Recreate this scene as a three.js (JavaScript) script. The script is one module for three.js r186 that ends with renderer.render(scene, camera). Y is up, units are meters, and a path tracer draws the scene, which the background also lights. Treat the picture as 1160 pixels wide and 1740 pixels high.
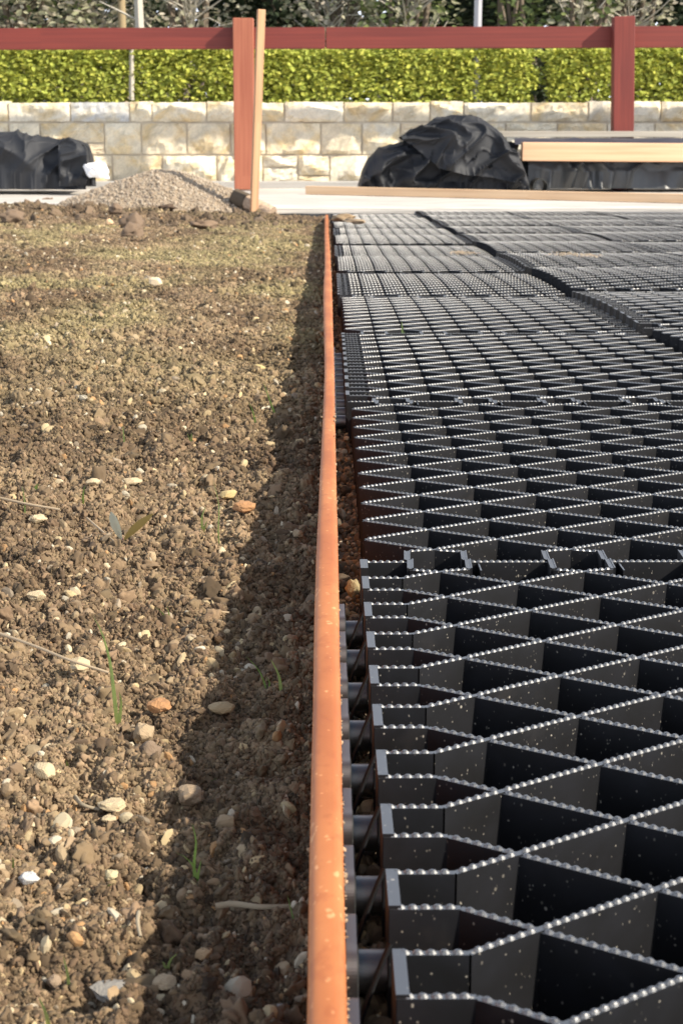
import * as THREE from 'three';
import { mergeGeometries, mergeVertices } from 'three/addons/utils/BufferGeometryUtils.js';
import { RoundedBoxGeometry } from 'three/addons/geometries/RoundedBoxGeometry.js';
import { ImprovedNoise } from 'three/addons/math/ImprovedNoise.js';

// ---------------------------------------------------------------- camera, sky, sun, exposure
const scene = new THREE.Scene();
const F = 2614, PITCH = Math.atan(670 / F), YAW = -0.00859;        // focal length in photo pixels, looking slightly down
const camera = new THREE.PerspectiveCamera(2 * Math.atan(870 / F) * 180 / Math.PI, 682 / 1024, 0.05, 300);
camera.rotation.order = 'YXZ';
camera.position.set(0, 0.27, 0);
camera.rotation.set(-PITCH, YAW, 0);
camera.focus = 1.15; camera.userData.fStop = 33;
scene.add(camera);

const EL = 36 * Math.PI / 180, AZ = 28 * Math.PI / 180;            // sun to the right, a little behind the camera
const SUN = new THREE.Vector3(Math.cos(EL) * Math.cos(AZ), Math.sin(EL), Math.cos(EL) * Math.sin(AZ));
{
  const W = 256, H = 128, data = new Float32Array(W * H * 4), v = new THREE.Vector3();
  for (let j = 0; j < H; j++) for (let i = 0; i < W; i++) {
    const up = ((j + 0.5) / H - 0.5) * Math.PI, ro = ((i + 0.5) / W - 0.5) * 2 * Math.PI;
    v.set(Math.cos(ro) * Math.cos(up), Math.sin(up), Math.sin(ro) * Math.cos(up));
    const h = Math.max(0, v.y), haze = Math.pow(1 - h, 1.6), k = Math.max(0, v.dot(SUN));
    const halo = 0.9 * Math.pow(k, 6) + 1.2 * Math.pow(k, 30);
    const o = (j * W + i) * 4;
    data[o] = 0.10 + 2.3 * haze + halo; data[o + 1] = 0.17 + 2.42 * haze + halo * 0.93; data[o + 2] = 0.3 + 2.65 * haze + halo * 0.8; data[o + 3] = 1;
  }
  const sky = new THREE.DataTexture(data, W, H, THREE.RGBAFormat, THREE.FloatType);
  sky.mapping = THREE.EquirectangularReflectionMapping; sky.magFilter = THREE.LinearFilter; sky.needsUpdate = true;
  scene.background = sky; scene.environment = sky;
  scene.backgroundIntensity = scene.environmentIntensity = 0.6;
}
const sun = new THREE.DirectionalLight(new THREE.Color(1.0, 0.9, 0.75), 5);
sun.position.copy(SUN).multiplyScalar(20).add(new THREE.Vector3(0, 0, -6));
sun.target.position.set(0, 0, -6);
sun.castShadow = true; sun.shadow.radius = 2.2; sun.shadow.mapSize.set(4096, 4096);
Object.assign(sun.shadow.camera, { left: -16, right: 16, top: 12, bottom: -12, near: 0.5, far: 60 });
scene.add(sun, sun.target);
const renderer = new THREE.WebGLRenderer({ antialias: true });
renderer.shadowMap.enabled = true;
renderer.toneMapping = THREE.LinearToneMapping;
renderer.toneMappingExposure = 1.55;

// ---------------------------------------------------------------- helpers
function rngOf(seed) { return () => { seed = (seed + 0x6d2b79f5) | 0; let t = Math.imul(seed ^ (seed >>> 15), 1 | seed); t = (t + Math.imul(t ^ (t >>> 7), 61 | t)) ^ t; return ((t ^ (t >>> 14)) >>> 0) / 4294967296; }; }
const rng = rngOf(20240611), R = (a, b) => a + (b - a) * rng(), pick = (a) => a[Math.floor(rng() * a.length)];
const perlin = new ImprovedNoise();
const n3 = (x, y, z) => perlin.noise(x + 71.3, y + 13.7, z + 5.1);
const fbm = (x, y, z, o = 4) => { let s = 0, a = 0.5, f = 1; for (let i = 0; i < o; i++) { s += a * n3(x * f, y * f, z * f + i * 9.1); a *= 0.5; f *= 2.03; } return s; };
const sm = (a, b, x) => { const t = Math.min(1, Math.max(0, (x - a) / (b - a))); return t * t * (3 - 2 * t); };
// a pixel of the 1160 x 1740 photograph and a distance along -z, as a point of the place
const camQ = new THREE.Quaternion().setFromEuler(camera.rotation);
function at(px, py, d) {
  const v = new THREE.Vector3((px - 580) / F, -(py - 870) / F, -1).applyQuaternion(camQ);
  return v.multiplyScalar(d / -v.z).add(camera.position);
}
// the paved plane falls away from the camera by 3 cm per metre
const TILT = Math.atan(670 / F) - Math.atan(585 / F);
const onPlane = (x, h, d) => new THREE.Vector3(x, h * Math.cos(TILT) - d * Math.sin(TILT), -d * Math.cos(TILT) - h * Math.sin(TILT));
const PLANE_N = new THREE.Vector3(0, Math.cos(TILT), -Math.sin(TILT));
function pixelOnPlane(px, py, h) {                                  // where the sight line of a pixel meets the plane raised by h: (x, d)
  const v = new THREE.Vector3((px - 580) / F, -(py - 870) / F, -1).applyQuaternion(camQ);
  const t = (h - camera.position.dot(PLANE_N)) / v.dot(PLANE_N);
  v.multiplyScalar(t).add(camera.position);
  return [v.x, -v.z * Math.cos(TILT) - v.y * Math.sin(TILT)];
}
const used = {};
const numbered = (n) => { const k = (used[n] = (used[n] ?? -1) + 1); return k ? n + '_' + String(k).padStart(3, '0') : n; };
function tag(o, label, category, group) { o.userData.label = label; o.userData.category = category; if (group) o.userData.group = group; return o; }
function shadowed(m) { m.castShadow = m.receiveShadow = true; return m; }
function mesh(name, geometry, material, parent = scene) {
  const m = shadowed(new THREE.Mesh(geometry, material));
  m.name = parent === scene ? numbered(name) : name; parent.add(m); return m;
}
function thing(name, label, category, pos, group) {
  const g = new THREE.Group(); g.name = numbered(name); scene.add(g);
  if (pos) g.position.copy(pos);
  return tag(g, label, category, group);
}
function structure(name, geometry, material) { const m = mesh(name, geometry, material); m.userData.kind = 'structure'; return m; }
function instanced(name, geometry, material, count, fill, parent = scene) {
  const im = shadowed(new THREE.InstancedMesh(geometry, material, count));
  im.name = parent === scene ? numbered(name) : name;
  const M = new THREE.Matrix4(), P = new THREE.Vector3(), Q = new THREE.Quaternion(), S = new THREE.Vector3(), C = new THREE.Color();
  for (let i = 0; i < count; i++) { fill(i, P, Q, S, C); im.setMatrixAt(i, M.compose(P, Q, S)); im.setColorAt(i, C); }
  im.userData.kind = 'stuff'; parent.add(im); return im;
}
const randQ = (q) => q.set(R(-1, 1), R(-1, 1), R(-1, 1), R(-1, 1)).normalize();
class MB {                                                          // collects quads and triangles into one geometry with uv in metres
  constructor() { this.p = []; this.u = []; }
  tri(a, b, c, ua = [0, 0], ub = [0, 0], uc = [0, 0]) { this.p.push(...a, ...b, ...c); this.u.push(...ua, ...ub, ...uc); }
  quad(a, b, c, d, w = 0, h = 0, u0 = 0, v0 = 0) { this.tri(a, b, c, [u0, v0], [u0 + w, v0], [u0 + w, v0 + h]); this.tri(a, c, d, [u0, v0], [u0 + w, v0 + h], [u0, v0 + h]); }
  geo() {
    const g = new THREE.BufferGeometry();
    g.setAttribute('position', new THREE.Float32BufferAttribute(this.p, 3));
    g.setAttribute('uv', new THREE.Float32BufferAttribute(this.u, 2));
    g.computeVertexNormals(); return g;
  }
}
// a grid surface f(s, t) -> [x, y, z]
function surface(nu, nv, f, uvScale = 1, closedU = false) {
  const p = [], u = [], idx = [];
  for (let j = 0; j <= nv; j++) for (let i = 0; i <= nu; i++) { const q = f(i / nu, j / nv); p.push(q[0], q[1], q[2]); u.push(i / nu * uvScale, j / nv * uvScale); }
  for (let j = 0; j < nv; j++) for (let i = 0; i < nu; i++) { const a = j * (nu + 1) + i, b = a + 1, c = a + nu + 1, d = c + 1; idx.push(a, b, d, a, d, c); }
  const g = new THREE.BufferGeometry();
  g.setAttribute('position', new THREE.Float32BufferAttribute(p, 3)); g.setAttribute('uv', new THREE.Float32BufferAttribute(u, 2)); g.setIndex(idx); g.computeVertexNormals();
  return g;
}
function blob(seed, detail, rough, squash = 1) {                     // an uneven stone of radius about 1
  const g0 = new THREE.IcosahedronGeometry(1, detail); g0.deleteAttribute('uv'); g0.deleteAttribute('normal');
  const g = mergeVertices(g0, 1e-4), p = g.attributes.position, v = new THREE.Vector3(), r = rngOf(seed), uv = [];
  const cuts = []; for (let i = 0; i < 7; i++) { const n = new THREE.Vector3(r() - 0.5, r() - 0.5, r() - 0.5).normalize(); cuts.push([n, 0.62 + 0.3 * r()]); }
  for (let i = 0; i < p.count; i++) {
    v.fromBufferAttribute(p, i);
    const k = 1 + rough * 0.8 * fbm(v.x * 1.6 + seed, v.y * 1.6, v.z * 1.6, 3) + (rough > 0.8 ? 0.5 * fbm(v.x * 4 + seed, v.y * 4, v.z * 4, 2) : 0); v.multiplyScalar(k);
    for (const [n, c] of cuts) { const e = v.dot(n) - c; if (e > 0) v.addScaledVector(n, -e * 0.85); }
    p.setXYZ(i, v.x, v.y * squash, v.z); uv.push(v.x * 0.5 + v.y * 0.2, v.z * 0.5 + v.y * 0.3);
  }
  g.setAttribute('uv', new THREE.Float32BufferAttribute(uv, 2));
  g.computeVertexNormals(); return g;
}
function faceted(g) { const q = g.toNonIndexed(); q.computeVertexNormals(); return q; }
function box(w, h, d, x = 0, y = 0, z = 0) { return new THREE.BoxGeometry(w, h, d).translate(x, y, z); }
function tube(pts, r0, r1, seg = 5, n = 8) {
  const c = new THREE.CatmullRomCurve3(pts.map((p) => p.isVector3 ? p : new THREE.Vector3(...p))), g = new THREE.TubeGeometry(c, n, 1, seg, false), p = g.attributes.position;
  const q = new THREE.Vector3();
  for (let i = 0; i <= n; i++) { c.getPointAt(i / n, q); const r = r0 + (r1 - r0) * i / n; for (let k = 0; k <= seg; k++) { const o = i * (seg + 1) + k; p.setXYZ(o, q.x + (p.getX(o) - q.x) * r, q.y + (p.getY(o) - q.y) * r, q.z + (p.getZ(o) - q.z) * r); } }
  g.computeVertexNormals(); return g;
}
// textures
function tex(size, f, srgb = true) {                                 // f(u, v) -> [r, g, b] 0..1, periodic noise supplied by caller
  const d = new Uint8Array(size * size * 4);
  for (let j = 0; j < size; j++) for (let i = 0; i < size; i++) { const c = f(i / size, j / size), o = (j * size + i) * 4; for (let k = 0; k < 3; k++) d[o + k] = Math.max(0, Math.min(255, c[k] * 255)); d[o + 3] = 255; }
  const t = new THREE.DataTexture(d, size, size); t.wrapS = t.wrapT = THREE.RepeatWrapping; t.magFilter = THREE.LinearFilter; t.minFilter = THREE.LinearMipmapLinearFilter;
  if (srgb) t.colorSpace = THREE.SRGBColorSpace; t.needsUpdate = true; return t;
}
const torus = (u, v, f, o = 4, z = 0) => { const a = u * 2 * Math.PI, b = v * 2 * Math.PI, r = f / 6.283; return fbm(Math.cos(a) * r + 3 + z, Math.sin(a) * r + Math.cos(b) * r, Math.sin(b) * r + z, o); };
const mix3 = (a, b, t) => [a[0] + (b[0] - a[0]) * t, a[1] + (b[1] - a[1]) * t, a[2] + (b[2] - a[2]) * t];
const repeat = (t, x, y = x) => { t.repeat.set(x, y); return t; };
function std(o) { return new THREE.MeshStandardMaterial(o); }
const rgb = (r, g, b) => new THREE.Color().setRGB(r, g, b);

const grey = tex(256, (u, v) => { const n = 0.5 + 0.9 * torus(u, v, 12, 4); return [n, n, n]; }, false);
const plasticMap = (() => {                                           // black moulded plastic with splashed specks of pale soil
  const s = 512, d = new Float32Array(s * s * 3), r = rngOf(5);
  for (let j = 0; j < s; j++) for (let i = 0; i < s; i++) { const n = 0.07 + 0.04 * torus(i / s, j / s, 9, 4), m = 0.25 * sm(0.15, 0.45, torus(i / s, j / s, 5, 5, 7)), o = (j * s + i) * 3; d[o] = n + (0.27 - n) * m; d[o + 1] = n * 1.05 + (0.24 - n) * m; d[o + 2] = n * 1.28 + (0.2 - n) * m; }
  for (let k = 0; k < 560; k++) {
    const cx = r() * s, cy = r() * s, rad = 0.9 + 2.8 * r() * r() * r(), b = 0.3 + 0.35 * r(), e = 1 + r();
    for (let y = -6; y <= 6; y++) for (let x = -6; x <= 6; x++) { const q = Math.hypot(x * e, y) / rad; if (q > 1.2) continue; const t = q < 1 ? 1 : 0.4, o = (((Math.round(cy) + y + s) % s) * s + (Math.round(cx) + x + s) % s) * 3; for (let c = 0; c < 3; c++) d[o + c] += (b * [1, 0.96, 0.88][c] - d[o + c]) * t; }
  }
  return tex(s, (u, v) => { const o = (Math.floor(v * s) * s + Math.floor(u * s)) * 3; return [d[o], d[o + 1], d[o + 2]]; });
})();
repeat(plasticMap, 1 / 0.15);
const M = {
  plastic: new THREE.MeshPhysicalMaterial({ map: plasticMap, roughness: 0.62, specularIntensity: 0.6, name: 'black_plastic' }),
  tread: new THREE.MeshPhysicalMaterial({ map: plasticMap, roughness: 0.46, ior: 2.15, clearcoat: 1, clearcoatRoughness: 0.4, name: 'polished_black_plastic' }),
  soil: std({ color: 0xffffff, vertexColors: true, roughness: 0.95, name: 'soil' }),
  clod: std({ color: 0xffffff, roughness: 1, name: 'clod' }),
  treeLeaf: new THREE.MeshPhysicalMaterial({ color: 0xffffff, roughness: 0.95, specularIntensity: 0.3, side: THREE.DoubleSide, transmission: 0.35, thickness: 0, name: 'tree_leaf' }),
  pebble: std({ color: 0xffffff, roughness: 0.8, flatShading: false, name: 'pebble' }),
  leaf: new THREE.MeshPhysicalMaterial({ color: 0xffffff, roughness: 0.85, specularIntensity: 0.5, side: THREE.DoubleSide, transmission: 0.3, thickness: 0, name: 'leaf' }),
  bark: std({ color: rgb(0.14, 0.11, 0.08), roughness: 0.9, name: 'bark' }),
  paleBark: std({ color: rgb(0.42, 0.39, 0.33), roughness: 0.85, name: 'pale_bark' }),
  steel: std({ color: rgb(0.36, 0.36, 0.38), roughness: 0.5, metalness: 0.3, name: 'galvanised' }),
};

// ---------------------------------------------------------------- the ground
const STRIP_X = -0.001;
function soilH(x, d) {                                                // height of the soil over the paved plane
  const left = STRIP_X - x;
  let h = -0.05 + 0.022 * sm(0.02, 0.35, left) + 0.02 * sm(0.4, 1.8, left);
  h += 0.02 * fbm(x * 6, d * 6, 1, 3) + 0.03 * fbm(x * 22, d * 22, 2, 3) * sm(9, 2, d);
  if (d < 3) { const r = Math.abs(n3(x * 75, d * 75, 3.7)); h += 0.011 * (r - 0.25) + 0.004 * fbm(x * 190, d * 190, 3, 2); }
  h += sm(7.9, 8.75, d) * (0.035 + 0.05 * fbm(x * 3.2, d * 3.2, 7, 3) + 0.03 * sm(0.5, 1.6, left)) - 0.05 * sm(8.85, 9.25, d);
  return h;
}
const soilTone = (x, d) => {
  const a = fbm(x * 3, d * 2.2, 11, 3), b = fbm(x * 16, d * 16, 12, 3);
  let c = mix3([0.125, 0.084, 0.048], [0.25, 0.18, 0.106], sm(-0.3, 0.35, a + 0.6 * b));
  c = mix3(c, [0.27, 0.225, 0.11], 0.85 * sm(-0.2, 0.2, fbm(x * 2.1, d * 1.1, 21, 3)) * sm(1.4, 3.4, d));          // green algae on the undisturbed crust
  c = mix3(c, [0.13, 0.088, 0.053], 0.7 * sm(7.9, 8.5, d));
  return c;
};
{
  const rows = 640, cols = 300, p = [], c = [], idx = [];
  for (let j = 0; j <= rows; j++) {
    const d = 0.3 * Math.pow(9.25 / 0.3, j / rows);
    for (let i = 0; i <= cols; i++) {
      const t = i / cols, left = t < 0.82 ? t / 0.82 * Math.min(2.6, 0.29 * d + 0.06) : Math.min(2.6, 0.29 * d + 0.06) + (t - 0.82) / 0.18 * (2.9 - 0.27 * Math.min(d, 9)), x = STRIP_X - left;
      const q = onPlane(x, soilH(x, d), d), k = soilTone(x, d), v = 1 + 0.5 * fbm(x * 90, d * 60, 4, 2);
      p.push(q.x, q.y, q.z); c.push(k[0] * v, k[1] * v, k[2] * v);
    }
  }
  for (let j = 0; j < rows; j++) for (let i = 0; i < cols; i++) { const a = j * (cols + 1) + i, b = a + 1, e = a + cols + 1, f = e + 1; idx.push(a, f, b, a, e, f); }
  const g = new THREE.BufferGeometry();
  g.setAttribute('position', new THREE.Float32BufferAttribute(p, 3)); g.setAttribute('color', new THREE.Float32BufferAttribute(c, 3)); g.setIndex(idx); g.computeVertexNormals();
  structure('soil', g, M.soil);
}
// bed under the grid panels
{
  const g = surface(90, 260, (s, t) => { const x = STRIP_X + s * 3.6, d = 0.2 + t * 9.15, q = onPlane(x, -0.052 + 0.004 * fbm(x * 30, d * 30, 9, 2), d); return [q.x, q.y, q.z]; });
  structure('gravel_bed', g, std({ color: rgb(0.13, 0.1, 0.07), roughness: 0.95, name: 'gravel_bed' }));
}
// everything far: one sheet to the horizon
structure('ground', new THREE.PlaneGeometry(400, 400).rotateX(-Math.PI / 2).translate(0, -0.62, -60), std({ color: rgb(0.16, 0.13, 0.08), roughness: 1, name: 'far_ground' }));

// soil crumbs and pebbles nobody could count
const clodG = blob(11, 1, 1.3, 0.85), lumpG = blob(12, 3, 1.7, 0.8), pebG = faceted(blob(17, 1, 0.5, 0.75));
function scatter(name, g, material, count, label, category, sizeOf, colorOf, keep) {
  return tag(instanced(name, g, material, count, (i, P, Q, S, C) => {
    let x, d, h, s;
    do { d = 0.36 * Math.pow(9.1 / 0.36, rng()); x = STRIP_X - 0.008 - rng() * (0.27 * d + 0.09); } while (keep && !keep(x, d));
    s = sizeOf(d); h = soilH(x, d) + s * R(-0.35, 0.35);
    P.copy(onPlane(x, h, d)); randQ(Q); S.set(s * R(0.7, 1.4), s * R(0.6, 1.05), s * R(0.7, 1.4)); C.copy(colorOf(x, d));
  }), label, category);
}
const powerSize = (lo, hi) => { const u = rng(); return lo * Math.pow(1 - u * (1 - Math.pow(lo / hi, 2)), -0.5); };
const tmpC = new THREE.Color();
const earth = (x, d) => { const k = soilTone(x, d), v = R(0.55, 1.3) * (rng() < 0.16 ? 0.5 : 1), w = rng() < 0.1 ? 1.25 : 1; return tmpC.setRGB(k[0] * v * w, k[1] * v * w * R(0.95, 1.03), k[2] * v * w); };
scatter('soil_crumbs', clodG, M.clod, 540000, 'loose brown soil crumbs covering the bare ground left of the rusty edging', 'soil', (d) => powerSize(0.00052 * Math.pow(d / 0.5, 1.0), 0.0021 + 0.0007 * d), earth);
scatter('soil_lumps', lumpG, M.clod, 3800, 'larger crumbly lumps of earth strewn over the bare soil', 'soil', (d) => powerSize(0.0018 * Math.pow(d / 0.5, 0.85), 0.0064 + 0.0013 * d), earth, (x, d) => rng() < 0.3 + 0.7 * sm(-0.1, 0.25, fbm(x * 9, d * 5, 41, 2)));
scatter('bank_clods', lumpG, M.clod, 420, 'dark rough clods along the far end of the bare soil', 'soil', () => powerSize(0.012, 0.038), (x, d) => { const v = R(0.5, 1.1); return tmpC.setRGB(0.16 * v, 0.113 * v, 0.073 * v); }, (x, d) => d > 7.7 && d < 9.0 && rng() < 0.3 + sm(7.7, 8.7, d));
const stoneTones = [[0.5, 0.39, 0.22], [0.44, 0.33, 0.18], [0.36, 0.27, 0.16], [0.52, 0.43, 0.28], [0.3, 0.21, 0.12], [0.4, 0.23, 0.1], [0.3, 0.24, 0.17], [0.5, 0.44, 0.33], [0.25, 0.17, 0.1], [0.28, 0.2, 0.12]];
scatter('pebbles', pebG, M.pebble, 10500, 'small cream and tan pebbles mixed through the bare soil', 'gravel',
  (d) => powerSize(0.001 * Math.pow(d / 0.5, 0.85), 0.0048 + 0.0009 * d), () => { const k = pick(stoneTones), v = R(0.65, 1.1); return tmpC.setRGB(k[0] * v, k[1] * v, k[2] * v); },
  (x, d) => rng() < 0.35 + 0.65 * sm(-0.15, 0.25, fbm(x * 5, d * 3, 31, 2)));
// gravel in the slot between the edging and the panels, and below them
tag(instanced('bedding_gravel', pebG, M.pebble, 9000, (i, P, Q, S, C) => {
  const slot = i < 6500, d = 0.4 * Math.pow((slot ? 9 : 3) / 0.4, rng()), x = slot ? 0.006 + rng() * 0.035 : 0.04 + rng() * 0.24 * d, s = powerSize(0.0015, slot ? 0.0065 : 0.006);
  P.copy(onPlane(x, -0.05 + s * R(0, 0.7), d)); randQ(Q); S.set(s * R(0.8, 1.2), s * R(0.7, 1), s * R(0.8, 1.2));
  const k = rng() < 0.6 ? [0.13, 0.095, 0.06] : pick(stoneTones), v = R(0.6, 1); C.setRGB(k[0] * v, k[1] * v, k[2] * v);
}), 'tan bedding gravel in the narrow slot between edging and grid panels', 'gravel');

const spills = [[785, 431, 0.06], [965, 434, 0.09], [1000, 436, 0.05]].map(([px, py, r]) => [...pixelOnPlane(px, py, 0.015), r]);
tag(instanced('spilled_soil', pebG, M.pebble, 1300, (i, P, Q, S, C) => {
  if (i > 450) {                                                    // grains stuck along the edging
    const d = 0.42 * Math.pow(9 / 0.42, rng()), s = powerSize(0.0003 + 0.0001 * d, 0.0012 + 0.0004 * d), sd = rng() < 0.75 ? 1 : -1, w = 0.0066 + 0.0006 * Math.min(d, 4);
    P.copy(onPlane(STRIP_X + sd * w * R(0.85, 1.05), 0.004 + R(-0.008, 0.002), d)); randQ(Q); S.set(s, s, s); const v = R(0.5, 1.3); C.setRGB(0.3 * v, 0.21 * v, 0.13 * v); return;
  }
  const [x, d, r] = spills[i % spills.length], a = rng() * 6.28, q = r * Math.sqrt(rng()) * R(0.3, 1), s = powerSize(0.0012, 0.004);
  P.copy(onPlane(x + Math.cos(a) * q, 0.018 + s * R(-0.4, 0.4), d + Math.sin(a) * q * 2)); randQ(Q); S.set(s, s * 0.7, s); const v = R(0.7, 1.1); C.setRGB(0.36 * v, 0.28 * v, 0.19 * v);
}), 'soil grains clinging to the rusty edging and spilled on the far grid panels', 'soil');

// ---------------------------------------------------------------- rusty steel edging
const rustMap = repeat(tex(512, (u, v) => {
  const a = torus(u, v, 5, 5), b = torus(u, v, 26, 4, 4), c = torus(u, v, 60, 3, 8);
  let k = mix3([0.65, 0.37, 0.19], [0.73, 0.45, 0.25], sm(-0.3, 0.35, a));
  k = mix3(k, [0.57, 0.29, 0.14], 0.3 * sm(0.08, 0.32, b)); k = mix3(k, [0.88, 0.66, 0.46], 0.7 * sm(0.26, 0.42, c + 0.3 * a)); return k;
}), 8, 1);
{
  const e = thing('steel_edging', 'long orange rusted steel edging strip standing between bare soil and black grid', 'edging');
  const ctl = [[0.25, 0, 0.0065, 0.012], [0.47, -0.001, 0.0064, 0.012], [0.70, -0.0012, 0.0069, 0.012], [0.95, -0.0012, 0.0076, 0.012], [1.3, -0.0005, 0.0072, 0.009], [1.63, 0.0004, 0.0068, 0.005], [2.0, 0.0012, 0.0064, 0.012], [2.6, 0.0002, 0.0078, 0.007], [3.45, -0.0012, 0.0095, 0.011], [4.3, -0.0012, 0.0085, 0.006], [5.1, -0.003, 0.0085, 0.012], [6.5, -0.006, 0.0092, 0.006], [8.2, -0.008, 0.010, 0.009], [9.05, -0.010, 0.010, 0.006]];
  const cv = (k, d) => { let i = 0; while (i < ctl.length - 2 && ctl[i + 1][0] < d) i++; const a = ctl[Math.max(0, i - 1)], b = ctl[i], c = ctl[i + 1], g = ctl[Math.min(ctl.length - 1, i + 2)], t = Math.min(1, Math.max(0, (d - b[0]) / (c[0] - b[0]))); return 0.5 * (2 * b[k] + (c[k] - a[k]) * t + (2 * a[k] - 5 * b[k] + 4 * c[k] - g[k]) * t * t + (3 * b[k] - a[k] - 3 * c[k] + g[k]) * t * t * t); };
  const rim = surface(14, 300, (s, t) => {
    const d = 0.25 * Math.pow(9.05 / 0.25, t), w = cv(2, d), a = Math.PI * (1.12 * s - 0.06), ca = Math.cos(a), sa = Math.sin(a), wv = w * (1 + 0.05 * fbm(d * 9, ca > 0 ? 3 : 7, 1, 3)), x = cv(1, d) + Math.sign(ca) * Math.pow(Math.abs(ca), 0.75) * wv, h = cv(3, d) - w * 0.8 + Math.sign(sa) * Math.pow(Math.abs(sa), 0.7) * w * 0.75 + 0.0005 * fbm(x * 60, d * 25, 3, 2);
    const q = onPlane(x, h, d); return [q.x, q.y, q.z];
  }, 1);
  const uv = rim.attributes.uv; for (let j = 0; j <= 300; j++) for (let i = 0; i <= 14; i++) uv.setXY(j * 15 + i, 0.25 * Math.pow(9.05 / 0.25, j / 300) * 0.35, i / 14 * 0.12);
  const mat = std({ map: rustMap, roughness: 0.62, bumpMap: grey, bumpScale: 0.0006, side: THREE.DoubleSide, name: 'rusted_steel' });
  mesh('rim', rim, mat, e);
  const plate = surface(2, 300, (s, t) => { const d = 0.25 * Math.pow(9.05 / 0.25, t), w = cv(2, d), q = onPlane(cv(1, d) + (s < 0.25 ? -1 : s < 0.75 ? 0 : 1) * w * 0.86, s > 0.25 && s < 0.75 ? cv(3, d) - w * 0.7 : -0.11, d); return [q.x, q.y, q.z]; });
  const mb = new MB();
  for (let j = 0; j < 300; j++) {
    const d0 = 0.25 * Math.pow(9.05 / 0.25, j / 300), d1 = 0.25 * Math.pow(9.05 / 0.25, (j + 1) / 300);
    for (const sd of [-1, 1]) {
      const P = (d, h) => onPlane(cv(1, d) + sd * cv(2, d) * 0.88, h ? -0.11 : cv(3, d) - cv(2, d) * 0.95, d).toArray();
      const a = P(d0, 0), b = P(d1, 0), c = P(d1, 1), f = P(d0, 1); sd < 0 ? mb.quad(a, b, c, f, (d1 - d0) * 0.35, 0.12, d0 * 0.35) : mb.quad(b, a, f, c, (d1 - d0) * 0.35, 0.12, d0 * 0.35);
    }
  }
  mesh('plate', mb.geo(), mat, e);
}

// ---------------------------------------------------------------- black grid panels
const CW = 0.0986, CD = 0.0633, NX = 5, NY = 12, PW = NX * CW, PD = NY * CD, WH = 0.045, WT = 0.0031;
function toothGeo(level, L) {                                         // one rounded bump of the ribbed top, L long
  if (level > 0) {
    const g = new THREE.CylinderGeometry(0.0009, 0.00165, 0.0015, 4, 1, true, Math.PI / 4).translate(0, 0.00065, 0);
    const t = new THREE.CircleGeometry(0.0009, 4, Math.PI / 4).rotateX(-Math.PI / 2).translate(0, 0.0014, 0);
    const m = mergeGeometries([g.toNonIndexed(), t.toNonIndexed()]); m.scale(L / 0.0024, 1, 1); m.computeVertexNormals(); return m;
  }
  const parts = [new THREE.CylinderGeometry(0.00125, 0.00175, 0.0009, 8, 1, true, Math.PI / 8).translate(0, 0.00035, 0), new THREE.CylinderGeometry(0.00075, 0.00125, 0.00045, 8, 1, true, Math.PI / 8).translate(0, 0.00102, 0), new THREE.CircleGeometry(0.00075, 8, Math.PI / 8).rotateX(-Math.PI / 2).translate(0, 0.00124, 0)];
  const m = mergeGeometries(parts.map((q) => q.toNonIndexed())); m.scale(L / 0.0033, 1, 0.92); m.computeVertexNormals(); return m;
}
// a wall from (u0, v0) to (u1, v1); v runs away from the camera, so it is -z. Sides go to list.s, the worn ribbed top to list.t
function wall(list, a, b, { top = 0, bottom = -WH, t = WT, teeth = true, level = 0, margin = 0.0016, endCaps = false } = {}) {
  const dx = b[0] - a[0], dz = -(b[1] - a[1]), L = Math.hypot(dx, dz), ux = dx / L, uz = dz / L, nx = -uz * t / 2, nz = ux * t / 2, mb = new MB(), mt = new MB();
  const A = [a[0], -a[1]], B = [b[0], -b[1]], P = (q, s, y) => [q[0] + s * nx, y, q[1] + s * nz], o = rng() * 3;
  mb.quad(P(A, 1, bottom), P(B, 1, bottom), P(B, 1, top), P(A, 1, top), L, top - bottom, o, rng());
  mb.quad(P(B, -1, bottom), P(A, -1, bottom), P(A, -1, top), P(B, -1, top), L, top - bottom, o + 1, rng());
  mt.quad(P(A, 1, top), P(B, 1, top), P(B, -1, top), P(A, -1, top), L, t, o);
  if (endCaps) { mb.quad(P(A, -1, bottom), P(A, 1, bottom), P(A, 1, top), P(A, -1, top), t, top - bottom); mb.quad(P(B, 1, bottom), P(B, -1, bottom), P(B, -1, top), P(B, 1, top), t, top - bottom); }
  list.s.push(mb.geo()); list.t.push(mt.geo());
  if (!teeth) return;
  const pitch = level === 2 ? 0.0084 : 0.00425, n = Math.max(1, Math.floor((L - 2 * margin) / pitch)), ang = Math.atan2(-uz, ux), tg = TOOTH[level];
  for (let k = 0; k < n; k++) { const f = (margin + (L - 2 * margin) * (k + 0.5) / n) / L; list.t.push(tg.clone().rotateY(ang).translate(A[0] + (B[0] - A[0]) * f, top, A[1] + (B[1] - A[1]) * f)); }
}
const TOOTH = [toothGeo(0, 0.0041), toothGeo(1, 0.0032), toothGeo(2, 0.0060)];
const joined = (l) => mergeGeometries(l.map((g) => { const q = g.index ? g.toNonIndexed() : g; for (const k of Object.keys(q.attributes)) if (!['position', 'normal', 'uv'].includes(k)) q.deleteAttribute(k); return q; }));
const piece = () => ({ s: [], t: [] });
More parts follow.
